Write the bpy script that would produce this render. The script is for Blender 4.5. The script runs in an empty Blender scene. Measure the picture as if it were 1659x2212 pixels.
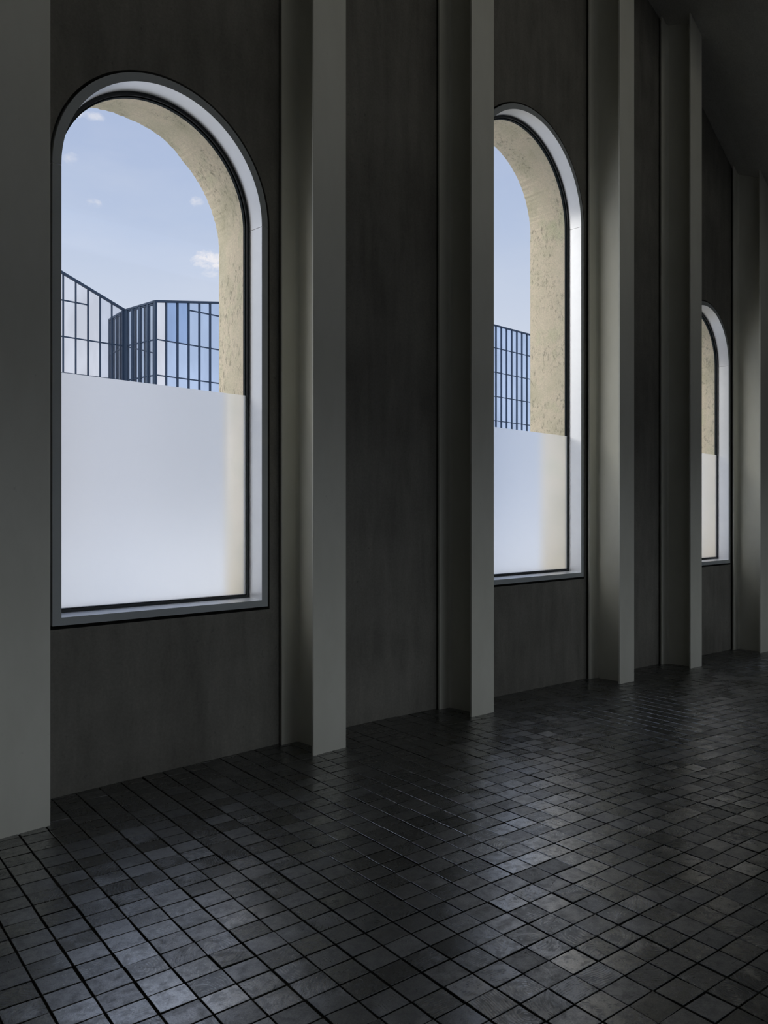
import bpy, math, random
from mathutils import Vector
from mathutils.geometry import tessellate_polygon

sc = bpy.context.scene
COL = sc.collection
rnd = random.Random(7)

# ---------------------------------------------------------------- camera
# world: X runs along the window wall (away from the camera), Y points at the wall
F_PX = 1720.0
YAW = math.atan(1791.5 / F_PX)               # angle between the view axis and the wall
cam = bpy.data.cameras.new('camera'); camo = bpy.data.objects.new('camera', cam)
COL.objects.link(camo); sc.camera = camo
cam.sensor_fit = 'HORIZONTAL'; cam.sensor_width = 36.0
cam.lens = F_PX / 1659.0 * 36.0
cam.shift_y = 12.0 / 1659.0
cam.clip_end = 500
camo.location = (0, 0, 1.5)
camo.rotation_euler = (math.pi / 2, 0, YAW - math.pi / 2)

sc.view_settings.view_transform = 'Standard'
sc.view_settings.look = 'None'
sc.view_settings.gamma = 1
sc.view_settings.use_curve_mapping = False
sc.view_settings.exposure = 0.0


# ---------------------------------------------------------------- node helpers
def lin(r, g, b):
    f = lambda c: (c / 255 / 12.92) if c / 255 <= 0.04045 else ((c / 255 + 0.055) / 1.055) ** 2.4
    return (f(r), f(g), f(b), 1)


class NT:
    def __init__(s, tree):
        s.t = tree; s.n = tree.nodes; s.l = tree.links

    def node(s, kind, **kw):
        n = s.n.new(kind)
        for k, v in kw.items():
            setattr(n, k, v)
        return n

    def put(s, sock, v):
        if isinstance(v, bpy.types.NodeSocket):
            s.l.new(v, sock)
        else:
            sock.default_value = v

    def math(s, op, a, b=0.0, c=0.0, clamp=False):
        n = s.node('ShaderNodeMath', operation=op, use_clamp=clamp)
        s.put(n.inputs[0], a); s.put(n.inputs[1], b)
        if op in ('MULTIPLY_ADD', 'SMOOTH_MIN'):
            s.put(n.inputs[2], c)
        return n.outputs[0]

    def vmath(s, op, a, b=(0, 0, 0)):
        n = s.node('ShaderNodeVectorMath', operation=op)
        s.put(n.inputs[0], a); s.put(n.inputs[1], b)
        return n.outputs['Value'] if op in ('DOT_PRODUCT', 'LENGTH', 'DISTANCE') else n.outputs[0]

    def noise(s, vec, scale, detail=4, rough=0.55, dist=0.0):
        n = s.node('ShaderNodeTexNoise')
        s.put(n.inputs['Vector'], vec)
        n.inputs['Scale'].default_value = scale
        n.inputs['Detail'].default_value = detail
        n.inputs['Roughness'].default_value = rough
        n.inputs['Distortion'].default_value = dist
        return n.outputs['Fac']

    def ramp(s, fac, stops):
        n = s.node('ShaderNodeValToRGB')
        e = n.color_ramp.elements
        while len(e) > 1:
            e.remove(e[0])
        e[0].position = stops[0][0]; e[0].color = stops[0][1]
        for p, c in stops[1:]:
            x = e.new(p); x.color = c
        s.put(n.inputs[0], fac)
        return n.outputs[0]

    def mix(s, fac, a, b, blend='MIX'):
        n = s.node('ShaderNodeMix', data_type='RGBA', blend_type=blend)
        s.put(n.inputs[0], fac); s.put(n.inputs[6], a); s.put(n.inputs[7], b)
        return n.outputs[2]

    def scale(s, vec, v):
        n = s.node('ShaderNodeMapping')
        s.put(n.inputs[0], vec); n.inputs['Scale'].default_value = v
        return n.outputs[0]


def g1(v):
    return (v, v, v, 1)


def new_mat(name):
    m = bpy.data.materials.new(name); m.use_nodes = True
    t = NT(m.node_tree); t.n.clear()
    out = t.node('ShaderNodeOutputMaterial')
    return m, t, out


def principled(t, out, **kw):
    p = t.node('ShaderNodeBsdfPrincipled')
    for k, v in kw.items():
        t.put(p.inputs[k.replace('_', ' ')], v)
    t.l.new(p.outputs[0], out.inputs[0])
    return p


def bump(t, p, height, strength, dist=0.01):
    b = t.node('ShaderNodeBump')
    b.inputs['Strength'].default_value = strength
    b.inputs['Distance'].default_value = dist
    t.put(b.inputs['Height'], height)
    t.l.new(b.outputs[0], p.inputs['Normal'])


# ---------------------------------------------------------------- sky
def view_dir(u, v):
    a = YAW
    r = (u - 829.5) / F_PX
    return Vector((math.cos(a) + math.sin(a) * r, math.sin(a) - math.cos(a) * r, (1118 - v) / F_PX)).normalized()


w = bpy.data.worlds.new('sky'); sc.world = w; w.use_nodes = True
t = NT(w.node_tree); t.n.clear()
wo = t.node('ShaderNodeOutputWorld'); bg = t.node('ShaderNodeBackground')
tc = t.node('ShaderNodeTexCoord')
D3 = tc.outputs['Generated']
sep = t.node('ShaderNodeSeparateXYZ'); t.l.new(D3, sep.inputs[0])
sky = t.ramp(sep.outputs[2], [(0.0, lin(218, 222, 236)), (0.22, lin(210, 218, 236)), (0.27, lin(203, 213, 234)), (0.34, lin(188, 202, 230)),
                              (0.42, lin(178, 193, 225)), (1.0, lin(158, 178, 218))])
haze = t.noise(t.scale(D3, (3, 3, 9)), 1.6, 4, 0.6)
haze = t.ramp(haze, [(0.45, g1(0)), (0.8, g1(1))])
sky = t.mix(t.math('MULTIPLY', haze, 0.25), sky, lin(222, 226, 238))
clouds = None
warp = t.math('MULTIPLY', t.math('SUBTRACT', t.noise(t.scale(D3, (1, 1, 1.6)), 38, 5, 0.65, 0.5), 0.5), 4.2)
for (u, v, su, sv, amp) in [(456, 562, 42, 19, 1.3), (452, 592, 20, 8, .5), (424, 438, 15, 12, .55), (206, 440, 18, 10, .5),
                            (190, 250, 26, 9, .55), (165, 248, 14, 6, .4), (150, 342, 16, 12, .45)]:
    c = view_dir(u, v)
    right = c.cross(Vector((0, 0, 1))).normalized(); up = right.cross(c).normalized()
    k = F_PX / (1 + ((u - 829.5) / F_PX) ** 2) ** 0.5
    d = t.vmath('SUBTRACT', D3, tuple(c))
    a = t.math('MULTIPLY', t.vmath('DOT_PRODUCT', d, tuple(right)), k * 1.06 / su)
    b = t.math('MULTIPLY', t.vmath('DOT_PRODUCT', d, tuple(up)), k * 1.06 / sv)
    e = t.math('ADD', t.math('ADD', t.math('MULTIPLY', a, a), t.math('MULTIPLY', b, b)), warp)
    m = t.math('MULTIPLY', t.math('SUBTRACT', 1.0, e, clamp=True), amp)
    clouds = m if clouds is None else t.math('ADD', clouds, m)
cn = t.noise(t.scale(D3, (1, 1, 1.8)), 60, 6, 0.6, 0.3)
cn = t.ramp(cn, [(0.36, g1(0)), (0.58, g1(1))])
cl = t.math('MULTIPLY', clouds, cn, clamp=True)
sky = t.mix(cl, sky, lin(240, 238, 244))
t.l.new(sky, bg.inputs[0]); bg.inputs[1].default_value = 1.0
t.l.new(bg.outputs[0], wo.inputs[0])

# sun: outdoors, raking almost along the facade; it reaches the outer jambs only
sun = bpy.data.lights.new('sun', 'SUN'); suno = bpy.data.objects.new('sun', sun); COL.objects.link(suno)
sun.energy = 3.3; sun.angle = 1.1; sun.color = (1.0, 0.95, 0.88)
SUN_DIR = Vector((1.0, -0.15, -0.70)).normalized()
suno.rotation_euler = SUN_DIR.to_track_quat('-Z', 'Y').to_euler(); suno.location = (-5, 12, 14)

# ---------------------------------------------------------------- the room's numbers
DW = 4.297                  # inner face of the window wall
YO = 4.87                   # outer face of it
YL = 4.455                  # where the outer leaf of the wall begins
ROOM_X0, ROOM_X1, ROOM_Y0 = -3.5, 13.0, -3.2
ZS = 0.918                  # underside of all window frames
#           centre x, spring z, outer radius of the frame
WINDOWS = [(2.367, 3.397, 0.700), (5.988, 4.352, 0.862), (9.590, 3.443, 0.692)]
COLS_X = [1.243, 3.153, 4.698, 6.891, 8.379, 10.303]     # left edge of each front flange
FW = 0.272                  # flange width


def floor_z(x):
    return -0.0305 * max(0.0, x - 3.9)


CEIL = [(-10, 7.85), (4.0, 7.80), (6.0, 7.62), (7.2, 7.42), (8.145, 7.19), (8.46, 7.08), (8.9, 6.84), (9.483, 6.50), (10.471, 5.942), (16, 2.9)]


def ceil_z(x, y):
    for (x0, z0), (x1, z1) in zip(CEIL, CEIL[1:]):
        if x <= x1:
            g = z0 + (z1 - z0) * (x - x0) / (x1 - x0); break
    k = 0.36 + 0.07 * max(-1.5, min(2.2, x - 8.4))
    return g - k * min(2.2, max(0.0, DW - y))


# added fill lamps on the unseen room side, one in each made-up wall opening
OPP = [(-2.6, 2.0, .15, .75), (2.2, 6.8, .15, .75), (7.0, 11.6, .15, .75), (-1.0, 10.0, 5.6, 6.3)]
for (xa, xb, za, zb) in OPP:
    l = bpy.data.lights.new('room_side_fill', 'AREA'); lo = bpy.data.objects.new('room_side_fill', l)
    COL.objects.link(lo)
    l.shape = 'RECTANGLE'; l.size = xb - xa - 0.1; l.size_y = zb - za - 0.1
    low = za < 1
    l.energy = 2.8 if low else 7.4; l.spread = math.radians(34 if low else 66); l.color = (0.84, 0.92, 1.0) if low else (1.0, 0.97, 0.84)
    lo.location = ((xa + xb) / 2, ROOM_Y0 + 0.02, (za + zb) / 2)
    lo.rotation_euler = (math.radians(90), 0, 0)

# ---------------------------------------------------------------- materials
M = {}


def plaster_mat(name, base, contrast, bumpy, streak=0.0):
    m, t, out = new_mat(name)
    tc = t.node('ShaderNodeTexCoord'); P = tc.outputs['Object']
    a = t.noise(P, 1.3, 6, 0.6); b = t.noise(t.scale(P, (6, 6, 1.1)), 1.5, 5, 0.6, 0.4); c = t.noise(P, 60, 5, 0.7)
    mask = t.math('ADD', t.math('MULTIPLY', a, 0.55), t.math('MULTIPLY', b, 0.45))
    lo = tuple(x * (1 - contrast) for x in base[:3]) + (1,); hi = tuple(x * (1 + contrast) for x in base[:3]) + (1,)
    col = t.ramp(mask, [(0.36, lo), (0.64, hi)])
    col = t.mix(0.35, col, t.ramp(c, [(0.3, g1(0.55)), (0.7, g1(1.25))]), 'MULTIPLY')
    pits = t.noise(t.scale(P, (1, 1, 0.8)), 26, 3, 0.5)
    pitm = t.ramp(pits, [(0.70, g1(0)), (0.76, g1(1))])
    col = t.mix(t.math('MULTIPLY', pitm, 0.45), col, g1(base[0] * 0.35))
    p = principled(t, out, Base_Color=col, Roughness=0.85)
    p.inputs['Specular IOR Level'].default_value = 0.25
    fine = t.noise(t.scale(P, (14, 14, 60)), 3.0, 6, 0.7, 0.8)
    h = t.math('ADD', t.math('MULTIPLY', fine, 0.6), t.math('MULTIPLY', b, 0.8))
    bump(t, p, h, bumpy, 0.006)
    return m


M['inner'] = plaster_mat('dark_troweled_concrete', (0.190, 0.182, 0.157), 0.24, 0.55)
M['room'] = plaster_mat('pale_far_side_plaster', (0.52, 0.51, 0.46), 0.08, 0.2)
M['ceil'] = plaster_mat('dark_ceiling_plaster', (0.60, 0.59, 0.54), 0.08, 0.2)

# weathered cream concrete outdoors
m, t, out = new_mat('weathered_cream_concrete'); M['outer'] = m
tc = t.node('ShaderNodeTexCoord'); P = tc.outputs['Object']
a = t.noise(P, 2.6, 6, 0.62); sp = t.noise(t.scale(P, (1.5, 1.5, 0.8)), 24, 9, 0.72, 0.5); fine = t.noise(P, 95, 4, 0.7)
cr = t.noise(t.scale(P, (1, 1, 0.5)), 9, 8, 0.72, 2.2)
col = t.ramp(a, [(0.30, (0.46, 0.42, 0.29, 1)), (0.46, (0.58, 0.52, 0.38, 1)), (0.56, (0.66, 0.57, 0.43, 1)), (0.72, (0.55, 0.53, 0.36, 1))])
patch = t.ramp(t.noise(P, 3.7, 3, 0.5), [(0.44, g1(0)), (0.54, g1(1))])
spm = t.math('MULTIPLY', t.ramp(sp, [(0.52, g1(0)), (0.62, g1(1))]), patch)
col = t.mix(t.math('MULTIPLY', spm, 0.6), col, (0.16, 0.15, 0.11, 1))
crm = t.math('MULTIPLY', t.ramp(cr, [(0.485, g1(0)), (0.5, g1(1)), (0.515, g1(0))]), t.ramp(a, [(0.5, g1(0)), (0.6, g1(1))]))
col = t.mix(t.math('MULTIPLY', crm, 0.55), col, (0.18, 0.17, 0.13, 1))
col = t.mix(0.5, col, t.ramp(fine, [(0.3, g1(0.7)), (0.7, g1(1.2))]), 'MULTIPLY')
p = principled(t, out, Base_Color=col, Roughness=0.9)
bump(t, p, t.math('ADD', sp, t.math('MULTIPLY', fine, 0.3)), 0.5, 0.006)

# painted steel of the columns
m, t, out = new_mat('warm_white_painted_steel'); M['steel'] = m
tc = t.node('ShaderNodeTexCoord'); P = tc.outputs['Object']
a = t.noise(t.scale(P, (1, 1, 0.4)), 3.0, 5, 0.6); b = t.noise(P, 30, 4, 0.6)
scuff = t.ramp(t.noise(P, 22, 5, 0.65), [(0.68, g1(0)), (0.73, g1(1))])
col = t.ramp(a, [(0.35, (0.63, 0.62, 0.53, 1)), (0.65, (0.70, 0.69, 0.60, 1))])
col = t.mix(t.math('MULTIPLY', scuff, 0.22), col, (0.30, 0.29, 0.26, 1))
p = principled(t, out, Base_Color=col, Roughness=0.55)
bump(t, p, b, 0.06, 0.004)

# anodised aluminium of the window frames
m, t, out = new_mat('satin_aluminium'); M['alu'] = m
tc = t.node('ShaderNodeTexCoord')
a = t.noise(tc.outputs['Object'], 8, 4, 0.6)
p = principled(t, out, Base_Color=t.ramp(a, [(0.3, (0.86, 0.87, 0.89, 1)), (0.7, (0.90, 0.91, 0.93, 1))]), Roughness=0.34, Metallic=0.35)
m, t, out = new_mat('shaded_frame_face'); M['face'] = m  # same frame metal, its backlit shade put into a darker base colour
tc = t.node('ShaderNodeTexCoord')
a = t.noise(tc.outputs['Object'], 5, 4, 0.6)
principled(t, out, Base_Color=t.ramp(a, [(0.3, (0.36, 0.385, 0.385, 1)), (0.7, (0.40, 0.42, 0.42, 1))]), Roughness=0.6)

m, t, out = new_mat('black_rubber_gasket'); M['gasket'] = m
tc = t.node('ShaderNodeTexCoord')
principled(t, out, Base_Color=t.ramp(t.noise(tc.outputs['Object'], 20), [(0.3, (0.008, 0.011, 0.012, 1)), (0.7, (0.014, 0.018, 0.02, 1))]), Roughness=0.5)
m, t, out = new_mat('dark_green_grey_frame'); M['darkframe'] = m
tc = t.node('ShaderNodeTexCoord')
principled(t, out, Base_Color=t.ramp(t.noise(tc.outputs['Object'], 20), [(0.3, (0.005, 0.010, 0.012, 1)), (0.7, (0.007, 0.012, 0.014, 1))]), Roughness=0.8).inputs['Specular IOR Level'].default_value = 0.15

# clear glass: a thin pane
m, t, out = new_mat('clear_glass'); M['glass'] = m
tr = t.node('ShaderNodeBsdfTransparent'); tr.inputs[0].default_value = (0.97, 0.985, 0.98, 1)
gl = t.node('ShaderNodeBsdfGlossy'); gl.inputs['Roughness'].default_value = 0.02
fr = t.node('ShaderNodeFresnel'); fr.inputs[0].default_value = 1.45
mx = t.node('ShaderNodeMixShader')
t.l.new(t.math('MULTIPLY', fr.outputs[0], 0.8), mx.inputs[0]); t.l.new(tr.outputs[0], mx.inputs[1]); t.l.new(gl.outputs[0], mx.inputs[2])
t.l.new(mx.outputs[0], out.inputs[0])

# frosted film
m, t, out = new_mat('frosted_film'); M['film'] = m
tl = t.node('ShaderNodeBsdfTranslucent'); tl.inputs[0].default_value = (0.98, 0.99, 1.0, 1)
rf = t.node('ShaderNodeBsdfRefraction'); rf.inputs['Color'].default_value = (1.0, 1.0, 1.0, 1)
rf.inputs['Roughness'].default_value = 0.60; rf.inputs['IOR'].default_value = 1.22
mx = t.node('ShaderNodeMixShader'); mx.inputs[0].default_value = 0.55
t.l.new(tl.outputs[0], mx.inputs[1]); t.l.new(rf.outputs[0], mx.inputs[2]); t.l.new(mx.outputs[0], out.inputs[0])

# end-grain wood blocks; the UV map holds metres from each block's own heart, the attribute a random pair
m, t, out = new_mat('dark_end_grain_blocks'); M['blocks'] = m
uv = t.node('ShaderNodeUVMap', uv_map='heart').outputs[0]
at = t.node('ShaderNodeAttribute', attribute_name='tone')
r1 = t.node('ShaderNodeSeparateColor'); t.l.new(at.outputs['Color'], r1.inputs[0])
tone, dull, ringy = r1.outputs[0], r1.outputs[1], r1.outputs[2]
tc = t.node('ShaderNodeTexCoord'); P = tc.outputs['Object']
wob = t.noise(P, 14, 3, 0.6)
rad = t.vmath('LENGTH', uv)
rad = t.math('ADD', rad, t.math('MULTIPLY', t.math('SUBTRACT', wob, 0.5), 0.028))
rings = t.math('SINE', t.math('MULTIPLY', rad, 2000.0))
rings = t.math('MULTIPLY_ADD', rings, 0.5, 0.5)
rings2 = t.math('MULTIPLY_ADD', t.math('SINE', t.math('MULTIPLY', rad, 520.0)), 0.5, 0.5)
blot = t.noise(P, 24, 7, 0.72, 0.2)
fib = t.noise(P, 210, 4, 0.75)
sx = t.node('ShaderNodeSeparateXYZ'); t.l.new(uv, sx.inputs[0])
ang = t.math('ARCTAN2', sx.outputs[1], sx.outputs[0])
ang = t.math('ADD', t.math('MULTIPLY', ang, 4.0), t.math('ADD', t.math('MULTIPLY', wob, 2.2), t.math('MULTIPLY', tone, 40.0)))
crd = t.math('MULTIPLY', t.math('ABSOLUTE', t.math('SINE', ang)), t.vmath('LENGTH', uv))
crk = t.ramp(crd, [(0.0011, g1(1)), (0.0022, g1(0))])
crkm = t.math('MULTIPLY', crk, t.ramp(t.noise(P, 21, 2), [(0.54, g1(0)), (0.60, g1(1))]))
crkm = t.math('MULTIPLY', crkm, t.ramp(ringy, [(0.25, g1(0)), (0.4, g1(1))]))
base = t.ramp(tone, [(0.0, (0.008, 0.0105, 0.0105, 1)), (0.5, (0.014, 0.019, 0.019, 1)), (0.80, (0.027, 0.032, 0.030, 1)), (1.0, (0.045, 0.046, 0.041, 1))])
mod = t.math('MULTIPLY_ADD', t.math('MULTIPLY', rings, ringy), 0.55, 0.65)
mod = t.math('MULTIPLY', mod, t.math('MULTIPLY_ADD', blot, 1.1, 0.45))
base = t.mix(1.0, base, t.node('ShaderNodeCombineColor').outputs[0], 'MULTIPLY')
cc = base.node.inputs[7].links[0].from_node
for k in range(3):
    t.put(cc.inputs[k], mod)
base = t.mix(crkm, base, g1(0.003))
blotr = t.ramp(blot, [(0.44, g1(0)), (0.70, g1(1))])
rough = t.math('ADD', 0.17, t.math('MULTIPLY', dull, 0.16))
rough = t.math('ADD', rough, t.math('MULTIPLY', blotr, 0.14))
rough = t.math('ADD', rough, t.math('MULTIPLY', t.math('MULTIPLY', rings2, ringy), 0.10), clamp=True)
p = principled(t, out, Base_Color=base, Roughness=rough)
spc = t.math('MULTIPLY_ADD', t.math('MULTIPLY', rings, ringy), -0.55, 1.0)
spc = t.math('MULTIPLY', spc, t.math('MULTIPLY_ADD', blotr, -0.45, 1.0))
spc = t.math('MULTIPLY', spc, t.math('MULTIPLY_ADD', crkm, -0.9, 1.0))
spc = t.math('MULTIPLY', spc, t.math('MULTIPLY_ADD', fib, 1.3, 0.35))
spc = t.math('MULTIPLY', spc, 1.1)
t.put(p.inputs['Specular IOR Level'], spc)
p.inputs['IOR'].default_value = 2.6
p.inputs['Coat Weight'].default_value = 0.3; p.inputs['Coat Roughness'].default_value = 0.6
hgt = t.math('ADD', t.math('MULTIPLY', t.math('MULTIPLY', rings, ringy), 0.9), t.math('MULTIPLY', fib, 0.9))
hgt = t.math('ADD', hgt, t.math('MULTIPLY', blot, 0.8))
hgt = t.math('SUBTRACT', hgt, t.math('MULTIPLY', crkm, 2.0))
bump(t, p, hgt, 0.22, 0.0010)

m, t, out = new_mat('gritty_joint_sand'); M['joint'] = m
tc = t.node('ShaderNodeTexCoord'); P = tc.outputs['Object']
j = t.noise(P, 2.2, 4, 0.6); k = t.noise(P, 240, 3, 0.8)
col = t.ramp(j, [(0.42, (0.006, 0.0055, 0.004, 1)), (0.58, (0.035, 0.031, 0.022, 1)), (0.72, (0.085, 0.075, 0.052, 1))])
col = t.mix(0.8, col, t.ramp(k, [(0.35, g1(0.5)), (0.7, g1(1.8))]), 'MULTIPLY')
p = principled(t, out, Base_Color=col, Roughness=0.95); p.inputs['Specular IOR Level'].default_value = 0.15


def glassy(name, tint, gloss, rough, base, per_m=0.0):
    m, t, out = new_mat(name)
    tc = t.node('ShaderNodeTexCoord'); P = tc.outputs['Object']
    n = t.noise(t.scale(P, (0.35, 0.35, 0.12)), 1.0, 3, 0.5)
    bl = t.ramp(n, [(0.4, g1(0.92)), (0.6, g1(1.06))])
    d = t.node('ShaderNodeBsdfDiffuse'); t.put(d.inputs[0], t.mix(1.0, base, bl, 'MULTIPLY'))
    g = t.node('ShaderNodeBsdfGlossy'); g.inputs['Roughness'].default_value = rough
    t.put(g.inputs['Color'], t.mix(1.0, tint, bl, 'MULTIPLY'))
    mx = t.node('ShaderNodeMixShader'); mx.inputs[0].default_value = gloss
    t.l.new(d.outputs[0], mx.inputs[1]); t.l.new(g.outputs[0], mx.inputs[2]); t.l.new(mx.outputs[0], out.inputs[0])
    return m


M['pale_pane'] = glassy('pale_curtain_wall_glass', (1.0, 0.97, 0.95, 1), 0.95, 0.06, (0.86, 0.85, 0.88, 1))
M['grey_pane'] = glassy('clear_corner_glass', (0.62, 0.70, 0.80, 1), 0.93, 0.0, (0.5, 0.56, 0.62, 1))
M['mirror_pane'] = glassy('reflective_corner_glass', (0.90, 0.90, 0.93, 1), 0.93, 0.0, (0.7, 0.72, 0.78, 1))
M['blue_pane'] = glassy('blue_reflective_glass', (0.72, 0.83, 1.0, 1), 0.93, 0.03, (0.30, 0.40, 0.62, 1))
M['deepblue_pane'] = glassy('deep_blue_reflective_glass', (0.50, 0.64, 0.88, 1), 0.9, 0.03, (0.12, 0.22, 0.45, 1))
m, t, out = new_mat('navy_mullion_metal'); M['mull'] = m
tc = t.node('ShaderNodeTexCoord')
principled(t, out, Base_Color=t.ramp(t.noise(tc.outputs['Object'], 2), [(0.3, (0.018, 0.038, 0.075, 1)), (0.7, (0.022, 0.045, 0.085, 1))]), Roughness=0.6)
m, t, out = new_mat('pale_paving'); M['paving'] = m
tc = t.node('ShaderNodeTexCoord')
principled(t, out, Base_Color=t.ramp(t.noise(tc.outputs['Object'], 0.4, 5), [(0.3, (0.78, 0.78, 0.77, 1)), (0.7, (0.86, 0.86, 0.85, 1))]), Roughness=0.9)


# ---------------------------------------------------------------- object helpers
def mesh_obj(name, verts, faces, mats, parent=None, midx=None, smooth=False):
    me = bpy.data.meshes.new(name)
    me.from_pydata([tuple(v) for v in verts], [], faces)
    for mm in (mats if isinstance(mats, list) else [mats]):
        me.materials.append(mm)
    if midx:
        me.polygons.foreach_set('material_index', midx)
    if smooth:
        me.polygons.foreach_set('use_smooth', [True] * len(me.polygons))
    me.update()
    o = bpy.data.objects.new(name, me); COL.objects.link(o)
    if parent:
        o.parent = parent
    return o


def empty(name, loc):
    o = bpy.data.objects.new(name, None); o.empty_display_size = 0.2; o.location = loc; COL.objects.link(o)
    return o


def local(verts, base):
    return [(v[0] - base[0], v[1] - base[1], v[2] - base[2]) for v in verts]


def box(x0, x1, y0, y1, z0, z1):
    v = [(x0, y0, z0), (x1, y0, z0), (x1, y1, z0), (x0, y1, z0), (x0, y0, z1), (x1, y0, z1), (x1, y1, z1), (x0, y1, z1)]
    f = [(0, 3, 2, 1), (4, 5, 6, 7), (0, 1, 5, 4), (1, 2, 6, 5), (2, 3, 7, 6), (3, 0, 4, 7)]
    return v, f


def join(parts):
    V, Fc = [], []
    for v, f in parts:
        n = len(V); V += list(v); Fc += [tuple(i + n for i in q) for q in f]
    return V, Fc


def arch(cx, zs, r, zb, n=120, rf=None, lower=True):
    """closed outline, anticlockwise seen from -Y: bottom left, bottom right, then over the arch"""
    pts = [(cx - r, zb), (cx + r, zb)] if lower else []
    for i in range(n + 1):
        a = math.pi * i / n
        q = rf(math.degrees(a)) if rf else r
        pts.append((cx + q * math.cos(a), zs + q * math.sin(a)))
    return pts


# ---------------------------------------------------------------- window wall
def tess(loops, y, flip=False):
    """flat face with holes at depth y"""
    vecs = [[Vector((p[0], p[1], 0)) for p in lp] for lp in loops]
    tri = tessellate_polygon(vecs)
    V = [(p[0], y, p[1]) for lp in loops for p in lp]
    out = []
    for a, b, c in tri:
        p, q, r = V[a], V[b], V[c]
        area = (q[0] - p[0]) * (r[2] - p[2]) - (r[0] - p[0]) * (q[2] - p[2])
        f = (a, b, c) if (area > 0) != flip else (a, c, b)
        out.append(f)
    return V, out


def bridge(A, ya, B, yb):
    n = len(A)
    V = [(p[0], ya, p[1]) for p in A] + [(p[0], yb, p[1]) for p in B]
    return V, [(i, (i + 1) % n, n + (i + 1) % n, n + i) for i in range(n)]


def interp(tab, x):
    for (a, va), (b, vb) in zip(tab, tab[1:]):
        if x <= b:
            s = (x - a) / (b - a); s = s * s * (3 - 2 * s) if False else s
            return va + (vb - va) * s
    return tab[-1][1]


GAP = 0.016
outer_wall = []
xs = [ROOM_X0, 2, 4.0, 5, 6.0, 6.6, 7.2, 7.7, 8.145, 8.46, 8.7, 8.9, 9.2, 9.483, 10.0, 10.471, 11.5, ROOM_X1]
fl = [ROOM_X0, 3.9, ROOM_X1]
outline_in = [(x, floor_z(x) - 0.02) for x in fl] + [(x, ceil_z(x, DW) + 0.02) for x in reversed(xs)]
holes_in = [arch(cx, zs, r + GAP, ZS - 0.020) for cx, zs, r in WINDOWS]
parts = []
midx = []
v, f = tess([outline_in] + holes_in, DW); parts.append((v, f)); midx += [0] * len(f)
for h in holes_in:
    v, f = bridge(h, DW, h, YL); parts.append((v, [tuple(reversed(q)) for q in f])); midx += [0] * len(f)
# outer leaf: its openings are a little smaller and rough edged
R_OUT = [
    [(0, .690), (20, .672), (35, .664), (50, .655), (67, .670), (90, .668), (107, .688), (125, .71), (150, .72), (180, .70)],
    [(0, .0), (180, 0)], [(0, 0), (180, 0)]]
outs_a, outs_b = [], []
for i, (cx, zs, r) in enumerate(WINDOWS):
    ra = r - 0.060
    A = arch(cx, zs, ra, ZS + 0.062)
    outs_a.append(A)
    rr = random.Random(i)
    if i == 0:
        B = arch(cx, zs + 0.02, 0.690, ZS + 0.03, rf=lambda a: interp(R_OUT[0], a))
        B[0] = (cx - 0.70, ZS + 0.03)
    elif i == 1:
        B = arch(cx, zs, ra - 0.02, ZS + 0.03, rf=lambda a: interp([(0, .775), (20, .79), (45, .80), (70, .80), (90, .80), (180, .80)], a))
        B[1] = (cx + .775, ZS + 0.03)
    else:
        B = arch(cx, zs, ra - 0.01, ZS + 0.03)
    B = [B[0], B[1]] + [(p[0] + rr.uniform(-.0025, .0025), p[1] + rr.uniform(-.0025, .0025)) for p in B[2:]]
    outs_b.append(B)
outline_out = [(ROOM_X0 - .3, -0.5), (ROOM_X1 + .3, -0.9), (ROOM_X1 + .3, 8.4), (ROOM_X0 - .3, 8.4)]
v, f = tess([outline_out] + outs_a, YL); parts.append((v, f)); midx += [0] * len(f)
v, f = tess([outline_out] + outs_b, YO, True); parts.append((v, f)); midx += [1] * len(f)
for A, B in zip(outs_a, outs_b):
    v, f = bridge(A, YL, B, YO); parts.append((v, [tuple(reversed(q)) for q in f])); midx += [1] * len(f)
v, f = bridge(outline_out, YL, outline_out, YO); parts.append((v, f)); midx += [1] * len(f)
V, Fc = join(parts)
wl = mesh_obj('wall_left', V, Fc, [M['inner'], M['outer']], midx=midx); wl['kind'] = 'structure'

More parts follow.
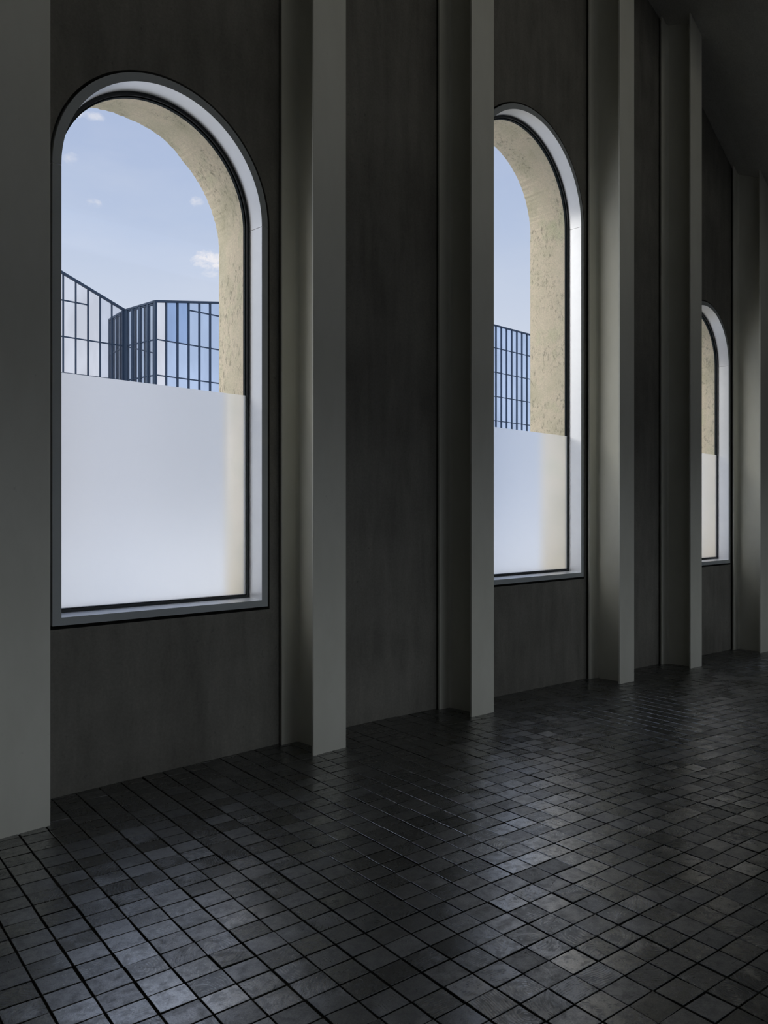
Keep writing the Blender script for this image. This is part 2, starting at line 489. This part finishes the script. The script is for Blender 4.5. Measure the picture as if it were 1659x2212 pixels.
# ---------------------------------------------------------------- windows
FROST_Z = 2.307
for i, (cx, zs, r) in enumerate(WINDOWS):
    base = (cx, DW, ZS)
    root = empty('window_%d' % (i + 1), base); root['kind'] = 'structure'
    ri = r - 0.048           # inner edge of the face
    rb = r - 0.055           # inner edge at the back of the reveal
    zi, zb = ZS + 0.043, ZS + 0.055
    yf, ybk = DW - 0.004, YL - 0.012
    n = 144
    # arch piece and the square base piece of the frame, a hairline joint between them
    for nm, outl in (('frame_arch', lambda q, z: arch(cx, zs + 0.0015, q, z, n, lower=False)),
                     ('frame_base', lambda q, z: [(cx + q, zs - 0.0015), (cx + q, z), (cx - q, z), (cx - q, zs - 0.0015)])):
        O, I, K = outl(r, ZS), outl(ri, zi), outl(rb, zb)
        rows = [(O, YL - 0.002), (O, yf + 0.002), ([(p[0] * .998 + cx * .002, p[1]) for p in O], yf), (I, yf), (I, yf + 0.0015), (K, ybk), (K, YL - 0.002)]
        V = []; Fc = []; k = len(O)
        for pts, y in rows:
            V += [(p[0], y, p[1]) for p in pts]
        for a in range(len(rows) - 1):
            for b in range(k - 1):
                Fc.append((a * k + b, a * k + b + 1, (a + 1) * k + b + 1, (a + 1) * k + b))
        a = 0
        Fc.append(tuple(x * k for x in range(len(rows)))); Fc.append(tuple(x * k + k - 1 for x in reversed(range(len(rows)))))
        mesh_obj(nm, local(V, base), Fc, [M['alu'], M['face']], root, midx=[1 if q_ < 4 * (k - 1) else 0 for q_ in range(len(Fc))])
    # black gasket against the glass
    def ring(r0, r1, z0, z1, y0, y1, name, mat):
        A = arch(cx, zs, r0, z0, n); B = arch(cx, zs, r1, z1, n)
        ps = [bridge(A, y0, B, y0), bridge(B, y0, B, y1), bridge(B, y1, A, y1), bridge(A, y1, A, y0)]
        V, Fc = join(ps)
        return mesh_obj(name, local(V, base), Fc, mat, root)
    ring(rb + 0.004, rb - 0.019, zb - 0.004, zb + 0.015, YL - 0.030, YL - 0.020, 'inner_gasket', M['gasket'])
    yg = YL - 0.020
    ring(rb + 0.004, rb - 0.026, zb - 0.004, zb + 0.022, yg + 0.0035, YL + 0.006, 'outer_frame', M['darkframe'])
    pane = arch(cx, zs, rb + 0.002, zb - 0.002, n)
    V = [(p[0], yg + 0.003, p[1]) for p in pane]
    mesh_obj('glass_pane', local(V, base), [tuple(range(len(V)))], M['glass'], root)
    x0, x1 = cx - rb - 0.002, cx + rb + 0.002
    V, Fc = [(x0, yg + .002, zb - .002), (x1, yg + .002, zb - .002), (x1, yg + .002, FROST_Z), (x0, yg + .002, FROST_Z)], [(0, 1, 2, 3)]
    mesh_obj('frosted_film', local(V, base), Fc, M['film'], root)

# ---------------------------------------------------------------- floor
ANG = math.radians(-6.2)
RU = (math.cos(ANG), math.sin(ANG)); RV = (math.cos(ANG + math.pi / 2), math.sin(ANG + math.pi / 2))
PU, PV = 0.1287, 0.1052
ORG = (2.644, 1.413)
V = []; Fc = []; mi = []; uvs = []; tones = []
fr = random.Random(11)


def P2(u, v_):
    return (ORG[0] + RU[0] * u + RV[0] * v_, ORG[1] + RU[1] * u + RV[1] * v_)


X0, X1, Y0, Y1 = -2.5, 12.6, -1.6, DW + 0.06
colshift = {}
for iu in range(-60, 100):
    lineoff = fr.uniform(-.0016, .0016)
    gap_u = fr.choice([.0035, .004, .0045, .0055, .0065]) * 0.5
    for iv in range(-50, 45):
        cu, cv = (iu + .5) * PU, (iv + .5) * PV
        cx_, cy_ = P2(cu, cv)
        if not (X0 < cx_ < X1 and Y0 < cy_ < Y1):
            continue
        du = gap_u + fr.uniform(.0004, .0018); dv = fr.uniform(.0022, .0034)
        hx, hy = PU / 2 - du, PV / 2 - dv
        ou, ov = lineoff + fr.uniform(-.0009, .0009), fr.uniform(-.0008, .0008)
        tz = fr.gauss(0, .0004); tx, ty = fr.gauss(0, .010), fr.gauss(0, .010)
        rot = fr.gauss(0, .006)
        top = []; b = len(V)
        bev = .0012
        ids = []
        for lay, (ins, zz) in enumerate(((0, -.0075), (0, -.0010), (bev, 0))):
            for sx, sy in ((-1, -1), (1, -1), (1, 1), (-1, 1)):
                lu, lv = sx * (hx - ins), sy * (hy - ins)
                lu, lv = lu - rot * lv, lv + rot * lu
                x, y = P2(cu + ou + lu, cv + ov + lv)
                z = floor_z(x) + tz + zz + (tx * lu + ty * lv if lay else 0) - 0.0008
                V.append((x, y, z)); ids.append((lu, lv))
        fs = [(b + 8, b + 9, b + 10, b + 11)]
        for lay in (0, 4):
            for k in range(4):
                k2 = (k + 1) % 4
                fs.append((b + lay + k, b + lay + k2, b + lay + 4 + k2, b + lay + 4 + k))
        # heart of the end grain, inside or somewhere outside the block
        if fr.random() < .35:
            hu, hv = fr.uniform(-.05, .05), fr.uniform(-.04, .04)
        else:
            aa = fr.uniform(0, 6.28); rr = fr.uniform(.06, .22); hu, hv = rr * math.cos(aa), rr * math.sin(aa)
        el = fr.uniform(.75, 1.3)
        tone = (min(1, max(0, fr.gauss(.42, .15))), fr.random() ** 1.2, fr.random() ** 0.9)
        for f_ in fs:
            Fc.append(f_); mi.append(0)
            for vi in f_:
                lu, lv = ids[vi - b]
                uvs.append(((lu - hu) * el, (lv - hv) / el)); tones.append(tone)
# bed the blocks stand in
nb = len(V)
gx = [ROOM_X0, 3.9, ROOM_X1]
for x in gx:
    for y in (ROOM_Y0, DW + 0.05):
        V.append((x, y, floor_z(x) - .0050))
for k in range(2):
    f_ = (nb + 2 * k, nb + 2 * k + 2, nb + 2 * k + 3, nb + 2 * k + 1)
    Fc.append(f_); mi.append(1)
    for vi in f_:
        uvs.append((V[vi][0], V[vi][1])); tones.append((0, 0, 0))
flo = mesh_obj('floor', V, Fc, [M['blocks'], M['joint']], midx=mi); flo['kind'] = 'structure'
me = flo.data
ul = me.uv_layers.new(name='heart'); ul.data.foreach_set('uv', [c for p_ in uvs for c in p_])
ca = me.color_attributes.new('tone', 'FLOAT_COLOR', 'CORNER')
ca.data.foreach_set('color', [c for p_ in tones for c in (*p_, 1.0)])

# ---------------------------------------------------------------- ceiling and the other walls
XS = [ROOM_X0 + (ROOM_X1 - ROOM_X0) * i / 120 for i in range(121)]
YS = [DW + 0.03, DW - 0.2, DW - 0.4, DW - 1.0, DW - 2.2, ROOM_Y0]
V = [(x, y, ceil_z(x, min(y, DW))) for y in YS for x in XS] + [(x, y, 8.3) for y in (DW + 0.03, ROOM_Y0) for x in (ROOM_X0, ROOM_X1)]
Fc = [(a * 121 + b, (a + 1) * 121 + b, (a + 1) * 121 + b + 1, a * 121 + b + 1) for a in range(5) for b in range(120)]
q = 121 * 6
Fc.append((q, q + 1, q + 3, q + 2))
ce = mesh_obj('ceiling', V, Fc, M['ceil']); ce['kind'] = 'structure'

H = 8.3
v = [(ROOM_X0, -0.02)] + [(3.9, -0.02), (ROOM_X1, floor_z(ROOM_X1) - .02), (ROOM_X1, H), (ROOM_X0, H)]
holes = [[(a, c), (b, c), (b, d), (a, d)] for a, b, c, d in OPP]  # unseen openings, added to hold the fill lamps
va, fa = tess([v] + holes, ROOM_Y0, True); vb, fb = tess([v] + holes, ROOM_Y0 - .3)
ps = [(va, fa), (vb, fb)] + [bridge(h, ROOM_Y0, h, ROOM_Y0 - .3) for h in holes]
V, Fc = join(ps)
o = mesh_obj('wall_right', V, Fc, M['room']); o['kind'] = 'structure'
V, Fc = box(ROOM_X0 - .25, ROOM_X0, ROOM_Y0 - .3, YL, -.3, H)
o = mesh_obj('wall_front', V, Fc, M['room']); o['kind'] = 'structure'
V, Fc = box(ROOM_X1, ROOM_X1 + .25, ROOM_Y0 - .3, YL, -.6, H)
o = mesh_obj('wall_back', V, Fc, M['room']); o['kind'] = 'structure'

# ---------------------------------------------------------------- steel columns
LBL = ['pale painted steel H-column cropped by the left edge, left of the big arched window',
       'pale painted steel H-column directly right of the largest arched window',
       'pale painted steel H-column whose front flange hides the left side of the middle window',
       'pale painted steel H-column directly right of the middle arched window',
       'steel H-column with its slanted top under the ceiling, left of the farthest window',
       'farthest steel H-column, cropped by the right edge beside the smallest window']
YF, YB = 3.925, 4.255        # front of the front flange, front of the back flange


def extrude_profile(pts, base):
    """vertical prism from the floor to the ceiling, its ends following both"""
    n = len(pts)
    zt = 0.002
    V = [(x, y, floor_z(x) - 0.004) for x, y in pts] + [(x, y, ceil_z(x, y) - zt) for x, y in pts]
    Fc = [tuple(reversed(range(n))), tuple(range(n, 2 * n))]
    Fc += [(i, (i + 1) % n, n + (i + 1) % n, n + i) for i in range(n)]
    return local(V, base), Fc


for x, lb in zip(COLS_X, LBL):
    xc = x + FW / 2
    base = (xc, (YF + YB) / 2, floor_z(xc))
    root = empty('steel_column', base)
    root['label'] = lb; root['category'] = 'column'; root['group'] = 'steel columns along the window wall'
    tf, tw, rfil = 0.018, 0.014, 0.024

    def rounded(x0, x1, y0, y1, rr=.002):
        return [(x0 + rr, y0), (x1 - rr, y0), (x1, y0 + rr), (x1, y1 - rr), (x1 - rr, y1), (x0 + rr, y1), (x0, y1 - rr), (x0, y0 + rr)]
    V, Fc = extrude_profile(rounded(x, x + FW, YF, YF + tf), base); mesh_obj('front_flange', V, Fc, M['steel'], root)
    V, Fc = extrude_profile(rounded(x, x + FW, YB, YB + tf), base); mesh_obj('back_flange', V, Fc, M['steel'], root)
    pts = []
    y0, y1 = YF + tf, YB
    for k in range(7):      # right side, front to back with root fillets
        a = math.pi / 2 * k / 6
        pts.append((xc + tw / 2 + rfil * (1 - math.sin(a)), y0 + rfil * (1 - math.cos(a))))
    for k in range(7):
        a = math.pi / 2 * k / 6
        pts.append((xc + tw / 2 + rfil * (1 - math.cos(a)), y1 - rfil * (1 - math.sin(a))))
    left = [(2 * xc - px, py) for px, py in reversed(pts)]
    V, Fc = extrude_profile(pts + left, base); mesh_obj('web', V, Fc, M['steel'], root, smooth=False)

# ---------------------------------------------------------------- outdoors
V, Fc = box(-200, 300, YO + 0.001, 320, -0.8, -0.3)
o = mesh_obj('ground', V, Fc, M['paving']); o['kind'] = 'structure'

# faceted glass building: two facades parallel to our wall with a notch between them
A_Y, C_Y = 85.7, 80.0
K1 = (41.47, A_Y); K2 = (42.28, C_Y)
T0 = 20.98; ST = 3.9


def top_a(x):   # roof edge climbs towards the left
    return min(34.0, 25.03 + (41.47 - x) * 0.392)


def top_c(x):
    if x < 50.1:
        return 25.12 + (x - 42.28) * (1.30 / 7.82)
    return min(32.4, 26.42 + (x - 50.1) * (5.98 / 40.0))


def top_b(s):
    return 25.03 + (25.12 - 25.03) * s


bl = empty('glass_building', (60, 88, -0.3))
bl['label'] = 'faceted glass curtain wall office building with navy mullions seen through the windows'; bl['category'] = 'building'
BB = (60, 88, -0.3)
amull = [41.47 - 0.22] + [34.43 + 1.363 * k for k in range(4, -24, -1)]
cmull = [42.28, 43.49] + [44.878 + 1.388 * k for k in range(58)]
# facade A panes
pa = {'pale_pane': [], 'mirror_pane': []}
xs_ = sorted(amull + [K1[0]])
for a, b in zip(xs_, xs_[1:]):
    v = [(a, A_Y, -.3), (b, A_Y, -.3), (b, A_Y, top_a(b)), (a, A_Y, top_a(a))]
    pa['mirror_pane' if a > 38.4 else 'pale_pane'].append((v, [(0, 1, 2, 3)]))
for k, nm in (('pale_pane', 'left_facade_glass'), ('mirror_pane', 'notch_glass')):
    V, Fc = join(pa[k]); mesh_obj(nm, local(V, BB), Fc, M[k], bl)
# facade B
dirb = Vector((K2[0] - K1[0], K2[1] - K1[1])); LB = dirb.length; dirb /= LB
nrm = Vector((dirb.y, -dirb.x))
if nrm.x > 0:
    nrm = -nrm
v = [(*K1, -.3), (*K2, -.3), (*K2, top_b(1)), (*K1, top_b(0))]
mesh_obj('return_facade_glass', local(v, BB), [(0, 1, 2, 3)], M['grey_pane'], bl)
# facade C
v = [(42.28, C_Y, -.3), (43.49, C_Y, -.3), (43.49, C_Y, top_c(43.49)), (42.28, C_Y, top_c(42.28))]
mesh_obj('corner_panel', local(v, BB), [(0, 1, 2, 3)], M['pale_pane'], bl)
ps = []; ps2 = []
for a, b in zip(cmull[1:], cmull[2:]):
    if a < 46.0:
        ps2.append(([(a, C_Y, T0), (b, C_Y, T0), (b, C_Y, top_c(b)), (a, C_Y, top_c(a))], [(0, 1, 2, 3)]))
        ps.append(([(a, C_Y, -.3), (b, C_Y, -.3), (b, C_Y, T0), (a, C_Y, T0)], [(0, 1, 2, 3)]))
    else:
        ps.append(([(a, C_Y, -.3), (b, C_Y, -.3), (b, C_Y, top_c(b)), (a, C_Y, top_c(a))], [(0, 1, 2, 3)]))
V, Fc = join(ps); mesh_obj('right_facade_glass', local(V, BB), Fc, M['blue_pane'], bl)
V, Fc = join(ps2); mesh_obj('deep_blue_glass', local(V, BB), Fc, M['deepblue_pane'], bl)
# body behind
XE = cmull[-1]
v = []
xa = xs_[0]
prof = [(xa, top_a(xa)), (41.47, 25.03)]
V, Fc = join([([(xa, A_Y + .2, -.3), (41.6, A_Y + .2, -.3), (41.6, A_Y + .2, 25.0), (18.6, A_Y + .2, 33.9), (xa, A_Y + .2, 33.9),
                (xa, A_Y + 14, -.3), (41.6, A_Y + 14, -.3), (41.6, A_Y + 14, 23.0), (18.6, A_Y + 14, 31.9), (xa, A_Y + 14, 31.9)],
               [(0, 1, 2, 3, 4), (6, 5, 9, 8, 7), (4, 3, 8, 9), (3, 2, 7, 8), (5, 0, 4, 9), (1, 6, 7, 2)]),
              ([(42.5, C_Y + .2, -.3), (XE, C_Y + .2, -.3), (XE, C_Y + .2, 32.2), (92, C_Y + .2, 32.2), (50.1, C_Y + .2, 26.3), (42.5, C_Y + .2, 25.0),
                (42.5, C_Y + 19, -.3), (XE, C_Y + 19, -.3), (XE, C_Y + 19, 30.0), (92, C_Y + 19, 30.0), (50.1, C_Y + 19, 24.3), (42.5, C_Y + 19, 23.0)],
               [(0, 1, 2, 3, 4, 5), (11, 10, 9, 8, 7, 6), (5, 4, 10, 11), (4, 3, 9, 10), (3, 2, 8, 9), (1, 7, 8, 2), (6, 0, 5, 11)])])
mesh_obj('building_body', local(V, BB), Fc, M['pale_pane'], bl)


def bar(p, q, wd, dp, n2):
    """box from p to q (either vertical or along a facade), standing out along n2"""
    p = Vector(p); q = Vector(q); n3 = Vector((n2[0], n2[1], 0)).normalized(); d = (q - p).normalized()
    s = d.cross(n3).normalized() * wd / 2
    V = []
    for e in (p, q):
        for a, b in ((-1, -0.05), (1, -0.05), (1, dp), (-1, dp)):
            V.append(tuple(e + s * a + n3 * b))
    return V, [(0, 1, 2, 3), (7, 6, 5, 4), (0, 4, 5, 1), (1, 5, 6, 2), (2, 6, 7, 3), (3, 7, 4, 0)]


ny = (0, -1)
for x in amull:
    V, Fc = bar((x, A_Y, -.3), (x, A_Y, top_a(x)), .135 if x < 41 else .3, .10, ny); mesh_obj('mullion', local(V, BB), Fc, M['mull'], bl)
for x in cmull:
    V, Fc = bar((x, C_Y, -.3), (x, C_Y, top_c(x)), .18, .12, ny); mesh_obj('mullion', local(V, BB), Fc, M['mull'], bl)
for s in (.05, .26, .50, .76, .985):
    p = (K1[0] + dirb.x * LB * s, K1[1] + dirb.y * LB * s)
    V, Fc = bar((*p, -.3), (*p, top_b(s)), .6 if s < .1 else .30, .16, nrm); mesh_obj('mullion', local(V, BB), Fc, M['mull'], bl)
for k in range(-5, 4):
    z = T0 + ST * k
    # facade A
    xr = 41.47
    xl = xs_[0]
    if z < 24.0:
        V, Fc = bar((xl, A_Y, z), (xr, A_Y, z), .12, .08, ny); mesh_obj('transom', local(V, BB), Fc, M['mull'], bl)
    elif k >= 1:
        xr = {1: 37.16, 2: 30.35, 3: 20.81}[k]
        V, Fc = bar((xl, A_Y, z), (xr, A_Y, z), .12, .08, ny); mesh_obj('transom', local(V, BB), Fc, M['mull'], bl)
    if z < 25.0:
        V, Fc = bar((*K1, z), (*K2, z), .12, .08, nrm); mesh_obj('transom', local(V, BB), Fc, M['mull'], bl)
    xl = 42.28
    if k == 1: xl = 46.266
    if k == 2: xl = 71.0
    if k == 3: continue
    V, Fc = bar((xl, C_Y, z), (XE, C_Y, z), .12, .08, ny); mesh_obj('transom', local(V, BB), Fc, M['mull'], bl)
ps = [bar((18.59, A_Y, 34.0), (41.47, A_Y, 25.03), .24, .16, ny), bar((xs_[0], A_Y, 34.0), (18.59, A_Y, 34.0), .24, .16, ny), bar((*K1, 25.03), (*K2, 25.12), .22, .16, nrm),
      bar((42.20, C_Y, 25.10), (50.1, C_Y, 26.42), .22, .16, ny), bar((50.1, C_Y, 26.42), (90.1, C_Y, 32.4), .2, .16, ny),
      bar((90.1, C_Y, 32.4), (XE, C_Y, 32.4), .2, .16, ny)]
V, Fc = join(ps); mesh_obj('roof_edge', local(V, BB), Fc, M['mull'], bl)
